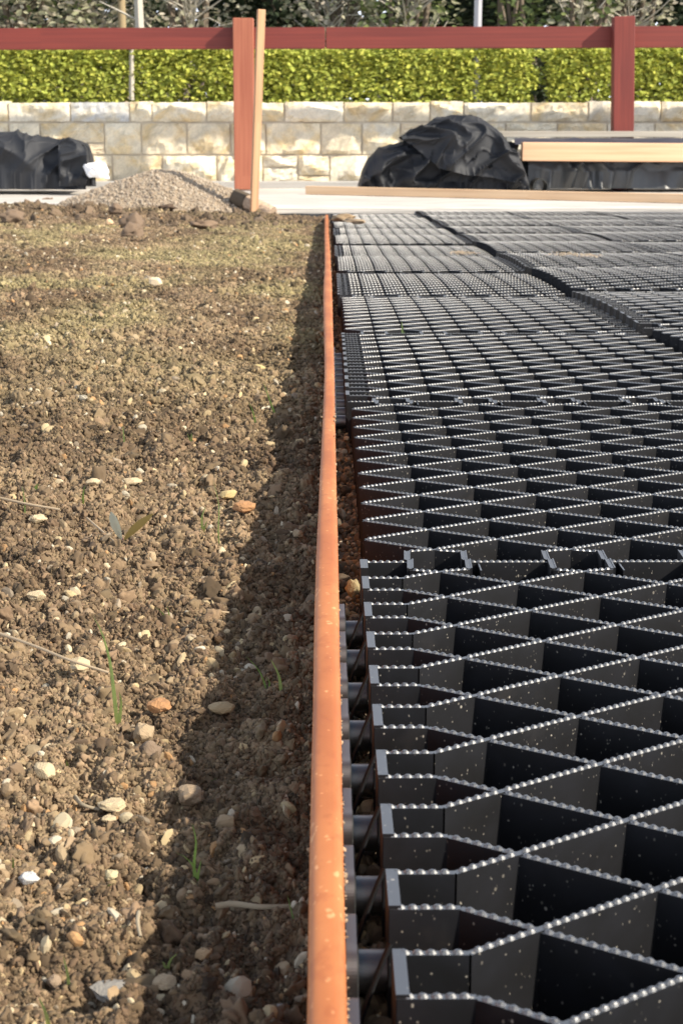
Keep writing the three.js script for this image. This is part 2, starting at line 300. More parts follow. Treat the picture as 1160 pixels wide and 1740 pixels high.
function panelPieces(level, fingersLeft) {
  const lattice = piece(), arms = [], bars = [], ribs = [], fingers = [], FT = 0.45, one = (list) => { if (level === 2) return lattice; const p = piece(); list.push(p); return p; };
  for (let j = 0; j < NY; j++) for (let i = 1; i < 2 * NX; i += 2) {
    const N = [i * CW / 2, (j + 0.5) * CD];
    for (const sx of [-1, 1]) for (const sv of [-1, 1]) {
      const tip = [N[0] + sx * CW / 2, N[1] + sv * CD / 2], ti = i + sx, tj = j + 0.5 + sv / 2;
      let cut = 1;
      if (tj === 0 || tj === NY) cut = 0.41;                          // cut short for the joint loops
      else if ((ti === 0 && fingersLeft) || (ti === 2 * NX && !fingersLeft)) cut = 1 - FT;
      const joint = tj === 0 || tj === NY;
      wall(lattice, N, joint ? [N[0] + sx * CW * 0.205, (tj ? PD : 0) - sv * 0.0255] : [N[0] + (tip[0] - N[0]) * cut, N[1] + (tip[1] - N[1]) * cut], { level, top: sx === sv ? 0.0002 : -0.0003 });
    }
    if (j === 0 || j === NY - 1) {                                    // the arms that make half loops at the joints
      const sv = j === 0 ? -1 : 1, ve = j === 0 ? 0 : PD;
      for (const sx of [-1, 1]) {
        const e = [N[0] + sx * CW / 2 * 0.41, ve - sv * 0.0255], f = [N[0] + sx * CW / 2 * 0.41 + (sv < 0 ? -0.0012 : 0.0012), ve - sv * -0.0002], p = one(arms);
        wall(p, e, f, { level, top: 0.0006, t: 0.0044, teeth: false, endCaps: true });
        if (level < 2) for (const k of [-1, 1]) wall(p, [e[0] + k * 0.0017, e[1]], [f[0] + k * 0.0017, f[1]], { level, top: 0.0011, bottom: 0, t: 0.001, teeth: false, endCaps: true });
      }
    }
  }
  const hw = CW / 2 * 0.41 + 0.001;                                   // straight toothed bars along the far joint, a thin rib behind each loop
  for (let i = 0; i <= NX; i++) {
    const a = i === 0 ? -0.004 : (i - 0.5) * CW + hw, b = i === NX ? PW : (i + 0.5) * CW - hw;
    wall(one(bars), [a, PD - 0.002], [b, PD - 0.002], { level, top: -0.0008, endCaps: true });
    if (level < 2 && i > 0 && i < NX) wall(one(ribs), [a + 0.0075, PD - 0.003], [a + 0.0075, PD - 0.024], { level, top: -0.0012, t: 0.0011, teeth: false, bottom: -0.02, endCaps: true });
  }
  for (let j = 1; j < NY; j++) {                                      // fingers: the tips of one long side drawn out into square loops
    const s = fingersLeft ? 1 : -1, x0 = fingersLeft ? 0 : PW, v = j * CD, dv = CD / 2 * FT, xi = x0 + s * CW / 2 * FT, xo = x0 - s * 0.0045, p = one(fingers);
    wall(p, [xi, v + dv], [xo, v + dv], { level, top: 0.0003 }); wall(p, [xi, v - dv], [xo, v - dv], { level, top: -0.0001 });
    wall(p, [xo + s * 0.002, v - dv - 0.0012], [xo + s * 0.002, v + dv + 0.0012], { level, top: 0.0014, t: 0.0046, teeth: false, endCaps: true });
  }
  if (fingersLeft) wall(one(bars), [-0.0025, PD - 0.0015], [-0.0025, PD - CD / 2 * 0.8], { level, top: 0.0012, t: 0.0052, teeth: false, endCaps: true });
  return { lattice, arms, bars, ribs, fingers };
}
const stemG = (() => new THREE.CylinderGeometry(0.0085, 0.0085, 0.013, 14).rotateZ(Math.PI / 2).translate(-0.0105, 0, 0))();
const flangeG = (() => { const s = new THREE.Shape(); const r = 0.021; s.moveTo(-r, -0.012); s.lineTo(r, -0.012); s.lineTo(r, 0.006); s.quadraticCurveTo(r, 0.0155, r - 0.008, 0.0155); s.lineTo(-r + 0.008, 0.0155); s.quadraticCurveTo(-r, 0.0155, -r, 0.006); s.closePath(); return new THREE.ExtrudeGeometry(s, { depth: 0.004, bevelEnabled: true, bevelSize: 0.0008, bevelThickness: 0.0006, bevelSegments: 1 }).rotateY(Math.PI / 2).translate(-0.0205, 0, 0); })();
const strutG = tube([[-0.004, -0.014, 0], [-0.0105, -0.029, 0.004], [-0.016, -0.044, 0.008]], 0.0012, 0.0012, 6, 3);
const protos = {};
function panelProto(level, left, arch) {
  const key = level + '' + left + arch;
  if (protos[key]) return protos[key];
  const pp = panelPieces(level, left), g = new THREE.Group(), put = (n, geo, mat, p) => { const m = shadowed(new THREE.Mesh(geo, mat)); m.name = n; p.add(m); return m; };
  const add = (n, p) => { const m = put(n, bend(joined(p.s)), M.plastic, g); put(n === 'lattice' ? 'ribbed_top' : 'tread', bend(joined(p.t)), M.tread, m); return m; };
  const bend = (g) => { if (arch) { const q = g.attributes.position; for (let i = 0; i < q.count; i++) q.setY(i, q.getY(i) + arch * Math.sin(Math.PI * Math.min(1, Math.max(0, -q.getZ(i) / PD)))); } return g; };
  add('lattice', pp.lattice);
  for (const p of pp.arms) add('loop_arm', p); for (const p of pp.bars) add('joint_bar', p); for (const p of pp.ribs) add('rib', p); for (const p of pp.fingers) add('edge_finger', p);
  if (left && level < 2) for (let j = 1; j < NY; j++) {
    const p = put('peg', stemG, M.tread, g); p.position.set(0, -0.034, -j * CD); put('flange', flangeG, M.tread, p);
    if (level === 0) put('strut', strutG, M.plastic, g).position.set(0, 0, -(j * CD - CD * 0.24));
  }
  return (protos[key] = g);
}
const ORD = ['first', 'second', 'third', 'fourth', 'fifth', 'sixth', 'seventh', 'eighth', 'ninth', 'tenth', 'eleventh', 'twelfth'];
const COL = ['beside the rusty edging', 'in second column right of the stepped seam', 'in the third column from the edging', 'in the fourth column from the edging', 'in the fifth column at the far right'];
const prng = rngOf(77);
for (let c = 0; c < 5; c++) {
  let seen = 0;
  for (let r = 0; r < 12; r++) {
    const d0 = 1.041 + (r - 1) * PD, x0 = 0.027 + c * (PW + 0.008), j = () => prng() * 2 - 1, a = j(), b = j(), e = j(), f = j();
    if (x0 / (d0 + PD) > 0.29) continue;
    const vis = x0 / (d0 + PD) < 0.228;
    const level = r < 2 && c === 0 ? 0 : r < 4 && c < 2 ? 1 : 2, left = (r + c) % 2 === 0;
    const g = panelProto(level, left, level === 0 ? 0 : c ? 0.008 : 0.004).clone(); g.name = numbered('grid_panel'); scene.add(g);
    const far = r < 2 ? 0.15 : 1, lift = c ? 0.011 + 0.003 * a : 0.002 * a * far;
    g.position.copy(onPlane(x0 + 0.002 * b * far, lift, d0)); g.rotation.set(-TILT + 0.0035 * e * far, 0.002 * b * far, (c ? 0.006 : 0.004) * f * far);
    const n = vis ? seen++ : -1;
    tag(g, n < 0 ? 'black plastic diamond grid panel beyond the right edge, ' + ORD[r] + ' row, column ' + ORD[c] : 'black grid panel ' + COL[c] + ', ' + (n === 0 ? 'nearest in view' : ORD[n] + ' from the camera'), 'grid panel', 'black diamond grid panels laid edge to edge');
  }
}

// ---------------------------------------------------------------- slab, kerb, stone wall
const SLAB_Y = -0.246;
const slabMap = repeat(tex(256, (u, v) => { const n = 0.76 + 0.16 * torus(u, v, 30, 4) + 0.1 * torus(u, v, 5, 3, 3); return [n, n * 0.97, n * 0.93]; }), 1.2, 1.2);
const slabM = std({ map: slabMap, roughness: 0.9, bumpMap: grey, bumpScale: 0.004, name: 'pale_concrete' });
structure('concrete_slab', (() => { const g = new RoundedBoxGeometry(9, 0.2, 2.75, 2, 0.012); g.translate(0, SLAB_Y - 0.1, -9.32 - 1.375); return g; })(), slabM);
const WZ = -12.0, wallTop = at(580, 170, 12).y;
structure('kerb', new RoundedBoxGeometry(9, 0.06, 0.14, 2, 0.008).translate(0, SLAB_Y + 0.02, WZ + 0.09), std({ color: rgb(0.4, 0.39, 0.37), roughness: 0.9, bumpMap: grey, bumpScale: 0.003, name: 'grey_concrete' }));
{
  const w = thing('stone_wall', 'low retaining wall of rough cream sandstone blocks below the hedge', 'wall');
  const row = (y0, y1, cuts) => ({ y0: at(580, y1, 12).y, y1: at(580, y0, 12).y, cuts: cuts.map((c) => at(c, 240, 12).x) });
  const ext = (cuts) => { const o = [...cuts]; while (o[0] > -260) o.unshift(o[0] - R(55, 120)); while (o[o.length - 1] < 1420) o.push(o[o.length - 1] + R(55, 125)); return o; };
  const rows = [
    row(170, 208, ext([17, 122, 222, 260, 352, 405, 484, 584, 666, 730, 786, 900, 997, 1044, 1119])),
    row(208, 263, ext([17, 70, 178, 241, 318, 392, 452, 545, 615, 680, 755, 858, 945, 1030, 1110])),
    row(263, 318, ext([-10, 60, 130, 190, 275, 368, 400, 446, 506, 560, 626, 700, 790, 880, 960, 1050])),
  ];
  const tones = [[0.8, 0.72, 0.55], [0.75, 0.66, 0.49], [0.82, 0.75, 0.6], [0.74, 0.63, 0.45], [0.7, 0.63, 0.5], [0.6, 0.6, 0.58]];
  const sMap = tex(256, (u, v) => { const a = torus(u, v, 7, 5), b = torus(u, v, 3, 3, 5), c = torus(u, v, 40, 3, 9); const n = 0.9 + 0.16 * a + 0.12 * c; return mix3([n, n, n], [n * 0.98, n * 0.92, n * 0.8], sm(-0.1, 0.4, b)); });
  repeat(sMap, 2.2);
  const mats = tones.map((t) => std({ color: rgb(...t.map((x) => x * 1.1)), map: sMap, roughness: 0.9, bumpMap: grey, bumpScale: 0.006, name: 'sandstone' }));
  for (const rw of rows) for (let k = 0; k + 1 < rw.cuts.length; k++) for (const [f0, f1] of (rw === rows[0] ? [[0, 1]] : pick([[[0, 1]], [[0, 1]], [[0, 1]], [[0, 0.62], [0.62, 1]], [[0, 0.36], [0.36, 1]]]))) {
    const gap = R(0.002, 0.006), x0 = rw.cuts[k] + gap, x1 = rw.cuts[k + 1] - gap, hh = rw.y1 - rw.y0, y0 = rw.y0 + hh * f0 + gap, y1 = rw.y0 + hh * f1 - gap - (f1 === 1 && rw === rows[0] ? R(0, 0.014) : 0), nx = Math.max(5, Math.round((x1 - x0) / 0.032)), ny = rw === rows[0] ? 6 : 8;
    const planes = [[R(-0.18, 0.18), R(-0.15, 0.25), R(0.032, 0.05), (x0 + x1) / 2, (y0 + y1) / 2]];
    for (let q = 0; q < 9; q++) { const e = q < 4 ? q : Math.floor(rng() * 4), a = [0, 1.571, 3.142, 4.712][e] + R(-0.75, 0.75), sl = R(0.35, 1.3); planes.push([Math.cos(a) * sl, Math.sin(a) * sl, R(0.006, 0.026), e === 0 ? x0 : e === 2 ? x1 : R(x0, x1), e === 1 ? y0 : e === 3 ? y1 : R(y0, y1)]); }
    const mb = new MB(), V = [];
    for (let j = 0; j <= ny; j++) for (let i = 0; i <= nx; i++) {
      const border = i === 0 || j === 0 || i === nx || j === ny;
      let x = x0 + (x1 - x0) * (i + (border ? 0 : R(-0.3, 0.3))) / nx, y = y0 + (y1 - y0) * (j + (border ? 0 : R(-0.3, 0.3))) / ny, z = 0.09;
      for (const [gx, gy, c, cx, cy] of planes) z = Math.min(z, c + gx * (x - cx) + gy * (y - cy));
      z = Math.max(0.004, z) + R(-0.006, 0.006); const e = Math.min(i, j, nx - i, ny - j); z *= e === 0 ? 0.4 : 1;
      if (border) { x += (i === 0 ? 1 : i === nx ? -1 : 0) * R(0, 0.006); y += (j === 0 ? 1 : j === ny ? -1 : 0) * R(0, 0.006); }
      V.push([x, y, WZ + z]);
    }
    const id = (i, j) => V[j * (nx + 1) + i], uvq = (p) => [p[0] * 1.0 + k * 0.37, p[1] + k * 0.21];
    const quad = (a, b, c, d) => { mb.tri(a, b, c, uvq(a), uvq(b), uvq(c)); mb.tri(a, c, d, uvq(a), uvq(c), uvq(d)); };
    for (let j = 0; j < ny; j++) for (let i = 0; i < nx; i++) quad(id(i, j), id(i + 1, j), id(i + 1, j + 1), id(i, j + 1));
    const bk = (p) => [p[0], p[1], WZ - 0.2];
    for (let i = 0; i < nx; i++) { quad(id(i, ny), id(i + 1, ny), bk(id(i + 1, ny)), bk(id(i, ny))); quad(id(i + 1, 0), id(i, 0), bk(id(i, 0)), bk(id(i + 1, 0))); }
    for (let j = 0; j < ny; j++) { quad(id(0, j), id(0, j + 1), bk(id(0, j + 1)), bk(id(0, j))); quad(id(nx, j + 1), id(nx, j), bk(id(nx, j)), bk(id(nx, j + 1))); }
    mesh('stone', mb.geo(), pick([...mats.slice(0, 3), ...mats.slice(0, 3), ...mats]), w);
  }
  mesh('mortar', box(8.6, wallTop - SLAB_Y, 0.24, 0.1, (wallTop + SLAB_Y) / 2 - 0.024, WZ - 0.132), std({ color: rgb(0.6, 0.53, 0.42), roughness: 1, bumpMap: grey, bumpScale: 0.004, name: 'mortar' }), w);
}
structure('upper_field', new THREE.PlaneGeometry(120, 70, 1, 1).rotateX(-Math.PI / 2).translate(0, wallTop - 0.05, -12.2 - 35), std({ color: rgb(0.12, 0.11, 0.05), roughness: 1, name: 'field' }));

// ---------------------------------------------------------------- fence
const woodMap = (base, dark, f = 60) => tex(256, (u, v) => { const g = torus(u * 1, v, 5, 3), a = fbm(u * 3 + 40 * 0, v * f, 1, 3) * 0.8 + 0.3 * g; return mix3(base, dark, sm(-0.35, 0.45, a)); });
{
  const f = thing('timber_fence', 'red brown stained timber post and rail fence in front of the stone wall', 'fence');
  const m1 = std({ map: repeat(woodMap([0.48, 0.195, 0.155], [0.39, 0.145, 0.12]), 1), roughness: 0.6, name: 'red_stain' });
  const mL = std({ map: repeat(woodMap([0.64, 0.39, 0.29], [0.56, 0.31, 0.225]), 1), roughness: 0.6, name: 'red_stain_light' });
  const FZ = 11.5;
  const post = (pxTop, pxBot, top, bottom, wpx, mat) => {
    const a = at(pxTop, top, FZ), b = at(pxBot, bottom, FZ), h = a.y - b.y, w = wpx * FZ / F;
    const g = new RoundedBoxGeometry(w, h, 0.11, 2, 0.008); const uv = g.attributes.uv, p = g.attributes.position; for (let i = 0; i < p.count; i++) uv.setXY(i, p.getY(i) * 0.6 + 0.3, (p.getX(i) + p.getZ(i)) * 1.2);
    const m = mesh('post', g, mat, f); m.position.set((a.x + b.x) / 2, (a.y + b.y) / 2, -FZ); m.rotation.z = -Math.atan2(a.x - b.x, h);
  };
  post(413.5, 416, 31, 322, 33.5, mL); post(1058, 1055.5, 28, 322, 34.5, m1);
  const rail = (x0, x1, mat) => {
    const a0 = at(x0, 47 - 3.6 * x0 / 1160, FZ), a1 = at(x1, 47 - 3.6 * x1 / 1160, FZ), b0 = at(x0, 84 - 3.6 * x0 / 1160, FZ), L = a1.x - a0.x, h = a0.y - b0.y;
    const g = new RoundedBoxGeometry(L, h, 0.05, 2, 0.005); const uv = g.attributes.uv, p = g.attributes.position; for (let i = 0; i < p.count; i++) uv.setXY(i, p.getX(i) * 0.35, (p.getY(i) + p.getZ(i)) * 1.1);
    const m = mesh('rail', g, mat, f); m.position.set((a0.x + a1.x) / 2, (a0.y + a1.y) / 2 - h / 2, -FZ - 0.082); m.rotation.z = Math.atan2(a1.y - a0.y, L);
  };
  rail(-420, 552, m1); rail(553.5, 1600, m1);
}

// ---------------------------------------------------------------- hedge, poles, trees
const leafG = (() => { const g = surface(2, 3, (s, t) => { const w = Math.sin(Math.PI * Math.min(0.97, t * 0.93 + 0.05)) * 0.34; return [(s - 0.5) * 2 * w, Math.abs(s - 0.5) * 0.22 - 0.16 * t * t, -t]; }); return g; })();
const HY0 = wallTop - 0.04;
{
  const h = thing('hedge', 'clipped hedge with small yellow green leaves along the top of the stone wall', 'hedge', new THREE.Vector3(0, HY0, -12.62));
  const top = at(580, 84, 12.4).y - HY0, hw = 0.26, L0 = -3.9, L1 = 3.9;
  for (let k = 0; k < 46; k++) { const x = L0 + (k + rng()) * (L1 - L0) / 46; mesh('stem', tube([[x, -0.02, R(-0.06, 0.06)], [x + R(-0.05, 0.05), top * 0.45, R(-0.1, 0.1)], [x + R(-0.14, 0.14), top * 0.85, R(-0.15, 0.15)]], 0.011, 0.004, 5, 5), M.bark, h); }
  instanced('foliage', leafG, M.leaf, 46000, (i, P, Q, S, C) => {
    let x, y, z, dense;
    do {
      x = R(L0, L1); const u = rng(); y = top * Math.pow(u, 0.8); z = R(-hw, hw);
      if (rng() < 0.55) { if (rng() < 0.55) z = hw * (1 - 0.25 * rng() * rng()) ; else y = top * (1 - 0.1 * rng()); }
      const bump = 0.045 * fbm(x * 6, y * 8, 5, 2); z += bump; y += 0.09 * fbm(x * 5, z * 7, 8, 2) + (rng() < 0.03 ? R(0, 0.04) : 0);
      dense = fbm(x * 3.4, y * 4, z * 4 + 3, 3) + 0.28 - 0.5 * Math.exp(-((x - 1.67) ** 2) / 0.006);
    } while (rng() > sm(-0.12, 0.2, dense));
    P.set(x, y, z); Q.setFromEuler(new THREE.Euler(R(-0.9, 1.3), R(0, 6.28), R(-0.7, 0.7))); const s = R(0.028, 0.05); S.set(s, s, s);
    const v = R(0.8, 1.15);
    const k = pick([[0.52, 0.53, 0.1], [0.48, 0.51, 0.09], [0.44, 0.49, 0.09], [0.4, 0.46, 0.09]]); C.setRGB(k[0] * v, k[1] * v, k[2] * v);
  }, h);
}
function pole(px0, px1, r, label, z) { const a = at(px0, -60, z), b = at(px1, 172, z); const m = mesh('steel_pole', tube([b, a.clone().lerp(b, 0.5), a], r, r, 10, 4), M.steel); tag(m, label, 'pole'); }
pole(813.5, 808, 0.031, 'grey steel pole rising from the hedge, left of the right fence post', 12.42);
{ const a = at(224, 82, 12.36), b = at(224, 170, 12.36); tag(mesh('hedge_stake', tube([b, a], 0.022, 0.02, 8, 2), M.paleBark), 'weathered grey stake standing in the hedge left of the left fence post', 'stake'); }
const FY = wallTop - 0.05;
const bigLeaf = leafG;
function crown(parent, n, cx, cy, cz, rx, ry, rz, size, tones, seed, hollow = 0.1) {
  instanced('crown', bigLeaf, M.treeLeaf, n, (i, P, Q, S, C) => {
    let x, y, z, q;
    do { x = R(-1, 1); y = R(-1, 1); z = R(-1, 1); q = Math.hypot(x, y, z); } while (q > 1 || rng() > sm(-0.16, 0.12, fbm(x * 2.4 + seed, y * 2.4, z * 2.4, 3) + hollow));
    P.set(cx + x * rx, cy + y * ry, cz + z * rz); Q.setFromEuler(new THREE.Euler(R(-1, 1.2), R(0, 6.28), R(-0.8, 0.8))); const s = size * R(0.7, 1.3); S.set(s, s, s);
    const k = pick(tones), v = R(0.7, 1.25); C.setRGB(k[0] * v, k[1] * v, k[2] * v);
  }, parent);
}
const darkT = [[0.045, 0.065, 0.035], [0.06, 0.085, 0.042], [0.036, 0.05, 0.03]], oliveT = [[0.42, 0.4, 0.28], [0.46, 0.42, 0.32], [0.38, 0.38, 0.26], [0.48, 0.43, 0.34]], greenT = [[0.15, 0.19, 0.07], [0.2, 0.24, 0.09], [0.11, 0.15, 0.055]], greyT = [[0.33, 0.33, 0.21], [0.3, 0.31, 0.19], [0.38, 0.36, 0.25]];
function tree(name, label, category, px, d, wide, high, tones, n, leaf, trunkM, opts = {}) {
  const x = at(px, 40, d).x, t = thing(name, label, category, new THREE.Vector3(x, FY, -d), opts.group);
  const tr = []; const base = opts.trunks ?? 1;
  for (let k = 0; k < base; k++) { const a = base > 1 ? R(-0.3, 0.3) : 0; tr.push(tube([[a * 0.4, -0.05, 0], [a + R(-0.06, 0.06), high * 0.4, R(-0.05, 0.05)], [a * 1.6 + R(-0.2, 0.2), high * 0.85, R(-0.1, 0.1)]], opts.r ?? 0.07, 0.02, 7, 8)); }
  mesh('trunk', mergeGeometries(tr), trunkM, t);
  const br = []; for (let k = 0; k < (opts.limbs ?? 10); k++) { const a = rng() * 6.28, y0 = high * R(0.12, 0.7), l = wide * R(0.35, 0.85); br.push(tube([[0, y0, 0], [Math.cos(a) * l * 0.5, y0 + l * R(0.2, 0.5), Math.sin(a) * l * 0.5], [Math.cos(a) * l, y0 + l * R(0.3, 1), Math.sin(a) * l]], opts.limbR ?? 0.022, 0.005, 5, 6)); }
  mesh('branches', mergeGeometries(br), opts.limbM ?? trunkM, t);
  crown(t, Math.round(n * (opts.trunks ? 0.55 : 1)), 0, high * (opts.cy ?? 0.5), 0, wide, high * (opts.ry ?? 0.5), wide * 0.8, leaf, tones, px * 0.013 + d, opts.hollow ?? 0.1);
}
const shr = { r: 0.035, trunks: 5, limbs: 60, limbR: 0.013, cy: 0.48 };
tree('evergreen_tree', 'dense dark evergreen behind the rail, just right of the tall stake', 'tree', 470, 19, 1.0, 4.2, darkT, 6500, 0.1, M.bark, {});
tree('evergreen_tree', 'dense dark evergreen behind the rail, right of the grey steel pole', 'tree', 905, 19.5, 1.25, 4.4, darkT, 8000, 0.1, M.bark, {});
tree('evergreen_tree', 'dark evergreen at the far left behind the rail with grey green foliage before it', 'tree', 130, 24, 1.5, 5, darkT, 5000, 0.12, M.bark, {});
tree('evergreen_tree', 'dark evergreen just left of the grey steel pole above the rail', 'tree', 765, 22, 1.1, 4.6, darkT, 6000, 0.11, M.bark, {});
tree('evergreen_tree', 'dark evergreen at the far right end above the rail', 'tree', 1165, 22, 0.8, 4.2, darkT, 4000, 0.11, M.bark, {});
tree('shrub', 'pale grey green shrub at the far left above the rail', 'shrub', 40, 17.5, 0.85, 3.0, [...greenT.slice(0, 1), ...greyT, ...oliveT], 4200, 0.08, M.bark, shr);
tree('shrub', 'olive twiggy shrub above the rail left of the pale trunk', 'shrub', 165, 18.2, 0.75, 2.9, oliveT, 2600, 0.07, M.bark, { ...shr, limbM: M.paleBark });
tree('shrub', 'brown bare twigged shrub between pale trunk and left fence post', 'shrub', 325, 17.8, 0.8, 2.9, oliveT, 2000, 0.06, M.bark, { ...shr, limbs: 110, limbM: M.paleBark });
tree('shrub', 'grey twiggy shrub above the rail in the middle', 'shrub', 560, 17.6, 0.62, 2.8, [...oliveT, ...greyT], 2400, 0.06, M.bark, { ...shr, limbs: 100, limbM: M.paleBark });
tree('shrub', 'pale grassy grey green shrub above the rail left of the steel pole', 'shrub', 690, 17.2, 0.62, 2.7, [...greyT, ...greenT], 3000, 0.07, M.bark, { ...shr, limbs: 120, limbM: M.paleBark });
tree('shrub', 'light green shrub in front of the dark evergreen right of the steel pole', 'shrub', 885, 17.4, 0.32, 2.2, greenT, 900, 0.08, M.bark, { ...shr, limbs: 20 });
tree('shrub', 'light green shrub behind the rail, left of the right fence post', 'shrub', 985, 17.4, 0.42, 2.5, [...greenT, ...oliveT], 1300, 0.08, M.bark, { ...shr, limbs: 40, limbM: M.paleBark });
tree('shrub', 'grey brown twiggy shrub right above the right fence post', 'shrub', 1070, 17.8, 0.55, 2.8, [...greyT, ...oliveT], 1700, 0.06, M.bark, { ...shr, limbs: 120, limbM: M.paleBark });
tree('bare_tree', 'slim tree with pale bare trunk above the rail left of the left fence post', 'tree', 240, 16.2, 0.7, 4.4, oliveT, 500, 0.07, M.paleBark, { r: 0.055, limbs: 10, cy: 0.75, ry: 0.25, limbR: 0.016 });
tree('bare_tree', 'slim tan trunked tree left of the pale bare trunk', 'tree', 207, 17, 0.6, 4.2, oliveT, 400, 0.07, std({ color: rgb(0.3, 0.23, 0.13), roughness: 0.9, name: 'tan_bark' }), { r: 0.05, limbs: 8, cy: 0.75, ry: 0.25 });
// the wood behind reads as one mass
{
  const g = tag(instanced('far_wood', bigLeaf, M.treeLeaf, 30000, (i, P, Q, S, C) => {
    P.set(R(-8, 8), FY + 5.2 * Math.pow(rng(), 0.9), R(-31, -26)); Q.setFromEuler(new THREE.Euler(R(-1, 1.2), R(0, 6.28), R(-0.8, 0.8))); const s = R(0.14, 0.3); S.set(s, s, s);
    const k = pick([darkT[1], ...oliveT, ...oliveT, ...greyT]), v = R(0.6, 1.1) * (0.75 + 1.2 * Math.max(0, fbm(P.x * 0.5, P.y * 0.5, 3, 2))); C.setRGB(k[0] * v, k[1] * v, k[2] * v);
  }), 'dense dim wood of mixed trees closing the view behind the fence', 'wood');
}

// ---------------------------------------------------------------- tarps, timber and clutter on the slab
const tarpM = std({ color: rgb(0.018, 0.02, 0.025), roughness: 0.7, side: THREE.DoubleSide, name: 'black_sheeting' });
const lerpT = (tab, x) => { if (x <= tab[0][0]) return tab[0][1]; for (let i = 1; i < tab.length; i++) if (x <= tab[i][0]) { const [a, b] = [tab[i - 1], tab[i]], t = (x - a[0]) / (b[0] - a[0]); return a[1] + (b[1] - a[1]) * t; } return tab[tab.length - 1][1]; };
function drape(x0, x1, prof, baseY, d, depth, opts = {}) {             // a sheet over a heap: prof gives the crest in photo rows at columns
  const { n = 190, m = 110, fold = 0.03, seed = 1, pow = 0.55, low = baseY, slant = 1.4, freq = 1 } = opts;
  return surface(n, m, (s, t) => {
    const px = x0 + (x1 - x0) * s, c = at(px, lerpT(prof, px), d), b = at(px, Array.isArray(low) ? lerpT(low, px) : low, d), a = Math.PI * t, sn = Math.sin(a), cs = Math.cos(a);
    let y = b.y + (c.y - b.y) * Math.pow(Math.max(0, sn), pow), z = -d + depth * Math.sign(cs) * Math.pow(Math.abs(cs), 0.7) - depth * 0.3;
    const q = (c.x * 3.1 + y * 2.6 * slant) * freq + 1.4 * n3(c.x * 2, y * 3, seed), r1 = 1 - Math.abs(2.4 * n3(q, t * 1.5 + c.x * 0.8, seed)), r2 = 1 - Math.abs(2.4 * n3(c.x * 3.5 - y * 4 + seed, t * 2.2, 3.3 + seed));
    const k = fold * 1.6 * (Math.pow(Math.max(0, r1), 3.5) - 0.3) + fold * 1.0 * (Math.pow(Math.max(0, r2), 5) - 0.2) + fold * 0.22 * (Math.pow(Math.max(0, 1 - Math.abs(2.6 * n3(c.x * 8 + y * 5, t * 5 - c.x * 6, 8.1 + seed))), 7) - 0.1), e = sm(0, 0.06, s) * sm(1, 0.94, s);
    z += k * e * (0.4 + Math.abs(cs)); y += k * 0.45 * e * sn;
    return [c.x + k * 0.3 * e, Math.max(SLAB_Y + 0.004, y), z];
  }, 1);
}
{
  const t = thing('sheeting_heap', 'crumpled black plastic sheeting draped over a hump in front of the stone wall', 'plastic sheeting');
  mesh('lower_sheet', drape(609, 892, [[609, 316], [616, 290], [628, 266], [648, 248], [664, 242], [700, 240], [760, 242], [840, 246], [880, 252], [892, 300]], 321, 11.15, 0.3, { fold: 0.06, seed: 4 }), tarpM, t);
  mesh('upper_sheet', drape(681, 889, [[681, 233], [690, 226], [715, 215], [735, 205], [760, 200], [785, 199], [805, 203], [828, 214], [846, 229], [862, 244], [880, 266], [889, 296]], 321, 11.02, 0.26, { fold: 0.05, seed: 9, pow: 0.62, low: [[681, 236], [700, 246], [720, 262], [745, 285], [790, 296], [835, 300], [860, 306], [889, 312]] }), tarpM, t);
}
{
  const t = thing('wrapped_bundle', 'long bundle wrapped in black plastic lying at the left before the wall', 'bundle');
  mesh('wrapping', drape(-230, 152,  [[-230, 228], [-60, 226], [5, 222], [28, 222], [48, 229], [75, 234], [100, 239], [128, 237], [144, 243], [150, 262], [152, 300]], 320, 11.05, 0.24, { fold: 0.03, seed: 15, n: 260, pow: 0.36, slant: 0.5, freq: 0.55 }), tarpM, t);
  mesh('end_flap', drape(101, 151, [[101, 240], [118, 236], [138, 240], [148, 250], [151, 290]], 318, 10.86, 0.1, { fold: 0.03, seed: 21, n: 50, pow: 0.5, low: 316 }), tarpM, t);
}
{
  const g = faceted(blob(31, 3, 1.3, 0.75)), p = at(168, 289, 10.74); g.scale(0.085, 0.072, 0.085);
  const m = mesh('white_bag', g, std({ color: rgb(0.85, 0.86, 0.88), roughness: 0.6, name: 'white_plastic' })); m.position.copy(p); m.rotation.z = -0.2;
  tag(m, 'crumpled white plastic bag at the right end of the wrapped bundle', 'bag');
}
const pineMap = (a, b, f = 26) => woodMap(a, b, f);
function plank(name, label, L, h, w, mat, pos, turn = [0, 0, 0], cat = 'plank') {
  const g = new RoundedBoxGeometry(L, h, w, 2, Math.min(h, w) * 0.08), uv = g.attributes.uv, p = g.attributes.position; for (let i = 0; i < p.count; i++) uv.setXY(i, p.getX(i) * 0.4, (p.getY(i) + p.getZ(i)) * 1.6);
  const m = mesh(name, g, mat); m.position.copy(pos); m.rotation.set(...turn); return tag(m, label, cat);
}
const pineM = std({ map: pineMap([0.87, 0.71, 0.57], [0.79, 0.62, 0.48]), roughness: 0.65, name: 'fresh_pine' });
const tanM = std({ map: pineMap([0.86, 0.74, 0.6], [0.78, 0.64, 0.5]), roughness: 0.75, name: 'tan_board' });
